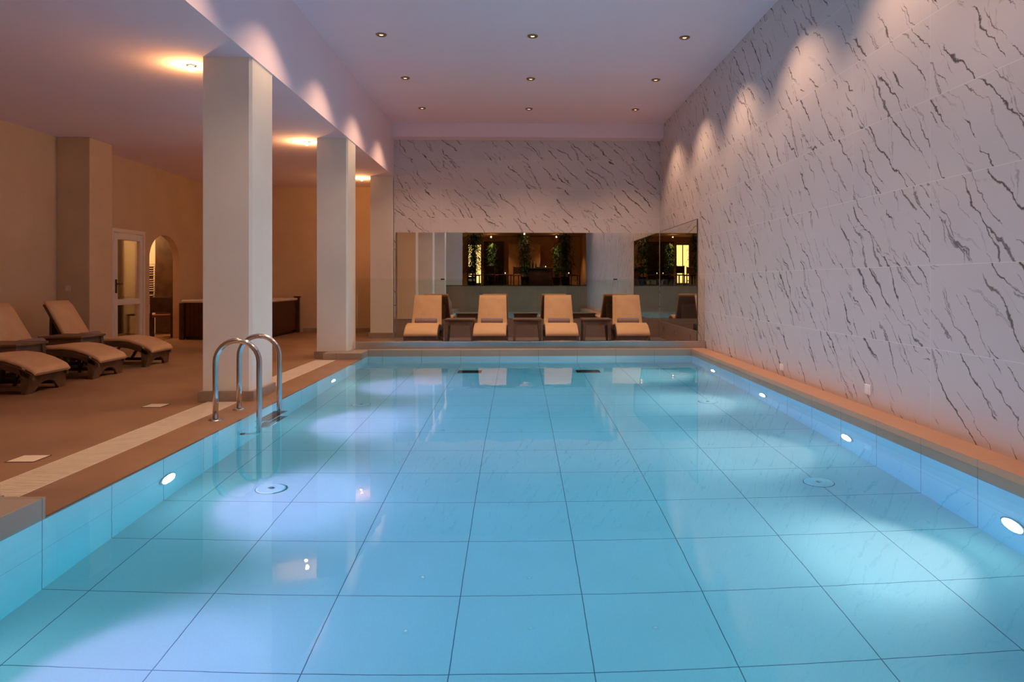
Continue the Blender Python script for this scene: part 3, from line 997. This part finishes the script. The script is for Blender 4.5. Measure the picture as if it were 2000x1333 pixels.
# lobby contents
tr = thing('towel_radiator', 'white ladder towel radiator on the yellow wall through the arch', 'radiator', (-8.36, 16.47, 0.55))
for sx in (-0.2, 0.2):
    MB().tube([(sx, -0.03, 0), (sx, -0.03, 1.02)], 0.016, 10).build('upright', 'towel_rail', tr)
b = MB()
for i in range(20):
    if i in (6, 13):
        continue
    b.tube([(-0.2, -0.045, 0.04 + i * 0.05), (0.2, -0.045, 0.04 + i * 0.05)], 0.011, 8)
b.build('bars', 'towel_rail', tr)
MB().box(-0.21, 0.21, -0.022, -0.015, 0.1, 0.95).build('wall_bracket', 'darkwood', tr)
cb = thing('wardrobe', 'dark brown wardrobe seen through the glazed door', 'wardrobe', (-9.36, 16.18, DZ))
MB().box(-0.50, 0.52, -0.28, 0.28, 0, 2.3, bev=0.006).build('carcass', 'darkwood', cb)
for s in (-1, 1):
    d_ = MB().box(s * 0.26 - 0.25, s * 0.26 + 0.25, -0.30, -0.281, 0.05, 2.25, bev=0.003).build('door', 'darkwood', cb)
    MB().box(s * 0.05 - 0.012, s * 0.05 + 0.012, -0.325, -0.30, 1.0, 1.2).build('handle', 'brass', d_)


def make_chair(label, group, loc, rz):
    t = thing('chair', label, 'chair', loc, rz, group)
    MB().box(-0.22, 0.22, -0.22, 0.22, 0.42, 0.47, bev=0.012).build('seat', 'redpot', t)
    MB().box(-0.21, 0.21, 0.19, 0.225, 0.52, 0.84, bev=0.01).build('backrest', 'darkwood', t)
    for sx in (-1, 1):
        MB().box(sx * 0.19 - 0.02, sx * 0.19 + 0.02, 0.18, 0.22, 0, 0.86).build('leg', 'darkwood', t)
        MB().box(sx * 0.19 - 0.02, sx * 0.19 + 0.02, -0.21, -0.17, 0, 0.42).build('leg', 'darkwood', t)
    return t


ch0 = make_chair('dark wooden chair with rust seat standing in the lobby arch', None, (-7.45, 15.35, DZ), R(200))
bn = thing('console_table', 'small dark table inside the arch', 'table', (-8.10, 15.7, DZ))
MB().box(-0.13, 0.13, -0.25, 0.25, 0.44, 0.47).build('table_top', 'darkwood', bn)
for sx in (-1, 1):
    for sy in (-1, 1):
        MB().box(sx * 0.11 - 0.018, sx * 0.11 + 0.018, sy * 0.22 - 0.018, sy * 0.22 + 0.018, 0, 0.44).build('leg', 'darkwood', bn)
lb_ = thing('ceiling_lamp', 'round lobby ceiling lamp behind the arch', 'ceiling light', (-8.5, 15.2, 2.9))
MB().lathe([(0.01, -0.06), (0.10, -0.05), (0.12, 0.0), (0.01, 0.0)], n=24).build('shade', 'lens_warm', lb_)
light('lobby_lamp', 'POINT', (-8.75, 15.2, 2.3), 100, (1.0, 0.55, 0.20), 0.08)

# ---------------------------------------------------------------- sockets and little wall fittings
def socket(loc, face, wd, ht_, label, mat='socket'):
    o = thing('wall_socket', label, 'wall socket', loc, 0, None)
    hw = wd / 2
    hh = ht_ / 2
    MB().box(-0.009, 0.0, -hw, hw, -hh, hh, bev=0.003).build('cover_plate', mat, o)
    MB().box(-0.012, -0.009, -hw * 0.55, hw * 0.55, -hh * 0.55, hh * 0.55, bev=0.001).build('insert', 'satin' if mat == 'brass' else mat, o)
    return o


socket((WR, 6.05, 0.235), 0, 0.105, 0.085, 'white socket plate low on the marble wall, the larger in view')
socket((WR, 8.05, 0.187), 0, 0.105, 0.075, 'white socket plate low on the marble wall, the farther and smaller')
for y, t in ((12.29, 'close to the glass screen'), (13.53, 'in the middle'), (14.58, 'close to the corner')):
    o = socket((WR - 0.025, y, 0.20), 0, 0.07, 0.085, 'small brass fitting on the brown base under the side mirror, ' + t, 'brass')
    o.name = 'wall_light'
    o['category'] = 'wall light'
sw = thing('light_switch', 'small cream light switch on the wall pier above the loungers', 'light switch', (-6.78, 11.08, 1.05))
MB().box(-0.04, 0.04, -0.009, 0.0, -0.04, 0.04, bev=0.003).build('cover_plate', 'grate', sw)
MB().box(-0.02, 0.02, -0.013, -0.009, -0.025, 0.025, bev=0.002).build('rocker', 'grate', sw)

# ---------------------------------------------------------------- terrace furnishings (seen in the mirror)
def bamboo(x, y, h, spread, seed, label, n=900):
    rnd = random.Random(seed)
    t = thing('potted_bamboo', label, 'plant', (x, y, TZ), 0, 'bamboo plants on the terrace')
    MB().lathe([(0.004, 0.0), (0.15, 0.0), (0.19, 0.34), (0.20, 0.36), (0.17, 0.36), (0.16, 0.33), (0.004, 0.33)], n=24).build('planter', 'black', t)
    b = MB()
    canes = []
    for i in range(7):
        a = rnd.uniform(0, 2 * PI)
        r0 = rnd.uniform(0.02, 0.1)
        lean = rnd.uniform(0.05, 0.30) * spread
        pth = []
        for k in range(9):
            q = k / 8
            pth.append(Vector((math.cos(a) * (r0 + lean * q * q), math.sin(a) * (r0 + lean * q * q), 0.33 + (h - 0.33) * q * rnd.uniform(0.97, 1.0))))
        canes.append(pth)
        b.tube(pth, [0.012 - 0.007 * k / 8 for k in range(9)], 6)
    b.build('canes', 'cane', t)
    b = MB()
    for i in range(n):
        pth = rnd.choice(canes)
        q = rnd.uniform(0.12, 1.0)
        k = min(int(q * 8), 7)
        p = pth[k].lerp(pth[k + 1], q * 8 - k)
        a = rnd.uniform(0, 2 * PI)
        rr = min(abs(rnd.gauss(0, 1)), 1.7) * spread * 0.36 * (1.0 - 0.3 * q)
        p = p + Vector((math.cos(a) * rr, math.sin(a) * rr, rnd.uniform(-0.1, 0.06)))
        p.z = min(p.z, h - 0.02)
        if y + p.y > -0.36 or x + p.x > 2.92:
            continue
        L = rnd.uniform(0.10, 0.18)
        d = Vector((math.cos(a) * rnd.uniform(0.4, 1), math.sin(a) * rnd.uniform(0.4, 1), rnd.uniform(-0.9, 0.0))).normalized()
        sd = d.cross(Vector((0, 0, 1))).normalized() * rnd.uniform(0.012, 0.02)
        vs = [b.bm.verts.new(v) for v in (p, p + d * L * 0.45 + sd, p + d * L, p + d * L * 0.45 - sd)]
        b.bm.faces.new(vs)
    b.build('foliage', 'leaf', t)
    return t


bamboo(-1.85, -0.9, 2.28, 0.95, 1, 'tall bushy bamboo in a black planter beside the terrace pier, in the mirror', 3200)
bamboo(0.42, -0.95, 2.25, 0.62, 2, 'slim bamboo in front of the bar counter, in the mirror', 1800)
bamboo(2.15, -0.95, 2.26, 0.85, 3, 'tall bamboo beside the marble wall end, in the mirror', 3000)
bamboo(-1.1, -3.75, 2.0, 0.36, 4, 'dark bamboo by the doorway at the back of the terrace, in the mirror', 1400)
bamboo(1.95, -3.9, 1.9, 0.30, 5, 'thin bamboo at the back of the terrace, in the mirror', 800)

bc = thing('bar_counter', 'dark wooden bar counter on the terrace, in the mirror', 'bar counter', (1.0, -2.2, TZ))
MB().box(-0.65, 0.65, -0.25, 0.25, 0, 0.72, bev=0.01).build('counter_body', 'darkwood', bc)
MB().box(-0.70, 0.70, -0.30, 0.30, 0.72, 0.76, bev=0.008).build('counter_top', 'black', bc)
bt0 = None
for i, (x, y, s) in enumerate(((0.52, -2.1, 1.0), (0.64, -2.3, 1.15), (0.78, -2.12, 1.2), (0.93, -2.3, 0.9), (1.12, -2.15, 0.85), (1.3, -2.25, 0.8))):
    if bt0 is None:
        bt0 = thing('bottle', 'dark glass bottle standing on the bar counter', 'bottle', (x, y, TZ + 0.76), 0, 'bottles on the bar counter')
        MB().lathe([(0.004, 0), (0.038, 0), (0.04, 0.02), (0.04, 0.17), (0.015, 0.23), (0.014, 0.29), (0.004, 0.29)], n=16).build('glass_body', 'bottle', bt0)
        MB().lathe([(0.004, 0.285), (0.016, 0.285), (0.016, 0.315), (0.004, 0.315)], n=12).build('cap', 'redpot', bt0)
        bt0.scale = (s, s, s)
    else:
        o = dup(bt0, 'dark glass bottle standing on the bar counter', (x, y, TZ + 0.76))
        o.scale = (s, s, s)


def round_table(x, y, label):
    t = thing('bistro_table', label, 'table', (x, y, TZ), 0, 'terrace tables')
    MB().lathe([(0.004, 0.44), (0.34, 0.44), (0.35, 0.455), (0.34, 0.47), (0.004, 0.47)], n=32).build('table_top', 'darkwood', t)
    MB().lathe([(0.004, 0.012), (0.03, 0.03), (0.03, 0.44), (0.004, 0.44)], n=16).build('pedestal', 'black', t)
    MB().lathe([(0.004, 0.0), (0.2, 0.0), (0.2, 0.012), (0.03, 0.03), (0.004, 0.03)], n=24).build('foot', 'black', t)


def candle(x, y, z, label):
    t = thing('candle_lantern', label, 'candle', (x, y, z), 0, 'candles on the terrace')
    MB().lathe([(0.004, 0), (0.04, 0), (0.045, 0.09), (0.040, 0.09), (0.036, 0.008), (0.004, 0.008)], n=20).build('glass_cup', 'glass', t)
    MB().lathe([(0.003, 0.009), (0.030, 0.009), (0.030, 0.045), (0.003, 0.047)], n=16).build('wax', 'grate', t)
    MB().lathe([(0.002, 0.047), (0.010, 0.058), (0.007, 0.075), (0.001, 0.09)], n=10).build('flame', 'flame', t)


round_table(-0.45, -2.2, 'low round table with a candle between two bamboos, in the mirror')
round_table(-1.75, -2.2, 'low round table behind the bushy bamboo, in the mirror')
round_table(2.4, -2.2, 'low round table beside the marble wall end, in the mirror')
candle(-0.45, -2.2, TZ + 0.47, 'lit candle on the low table between two bamboos, in the mirror')
candle(1.35, -2.05, TZ + 0.76, 'lit candle on the end of the bar counter, in the mirror')
candle(2.4, -2.2, TZ + 0.47, 'lit candle on the low table beside the marble wall end, in the mirror')
for x, y, rz, t in ((-1.02, -1.75, 20, 'beside the bushy bamboo'), (0.05, -3.3, 200, 'behind the candle table'), (-1.9, -3.3, 150, 'near the lit window'), (1.2, -3.2, 160, 'behind the bar'), (2.72, -3.0, 80, 'in the corner')):
    dup(ch0, 'dark chair with rust seat on the terrace ' + t + ', in the mirror', (x, y, TZ), R(rz), 'terrace chairs')

dw = thing('door_2', 'dark wooden door in the terrace back wall, in the mirror', 'door', (-1.02, TY + 0.0, TZ))
dw['kind'] = 'structure'
MB().box(-0.42, 0.42, 0.0, 0.045, 0, 2.05).build('door_leaf', 'darkwood', dw)
MB().box(-0.48, -0.42, 0.0, 0.06, 0, 2.11).box(0.42, 0.48, 0.0, 0.06, 0, 2.11).box(-0.42, 0.42, 0.0, 0.06, 2.05, 2.11).build('door_frame', 'darkwood', dw)
wl = thing('window_2', 'lit window beside the dark door on the terrace, in the mirror', 'window', (-1.95, TY, TZ))
wl['kind'] = 'structure'
MB().box(-0.30, 0.30, 0.0, 0.012, 0.1, 1.95).build('lit_pane', 'lit_pane', wl)
MB().box(-0.34, -0.30, 0.0, 0.04, 0.06, 1.99).box(0.30, 0.34, 0.0, 0.04, 0.06, 1.99).box(-0.02, 0.02, 0.0, 0.04, 0.1, 1.95).box(-0.30, 0.30, 0.0, 0.04, 1.95, 1.99).box(-0.30, 0.30, 0.0, 0.04, 0.06, 0.1).build('window_frame', 'darkwood', wl)

for x, y, t in ((-1.1, -3.2, 'over the door side'), (1.9, -3.2, 'over the bar side'), (0.4, -1.3, 'over the terrace edge')):
    o = dup(dl0, 'bronze spotlight in the terrace ceiling ' + t, (x, y, 3.4), None, 'terrace spotlights')
    o.name = 'ceiling_spotlight'
    light('terrace_glow', 'POINT', (0, 0, -0.12), TERRACE_W, AMBER, 0.03, o)
    light('terrace_beam', 'SPOT', (0, 0, -0.05), TERRACE_W * 2, AMBER, 0.03, o, (0, 0, -1), 120, 0.5)
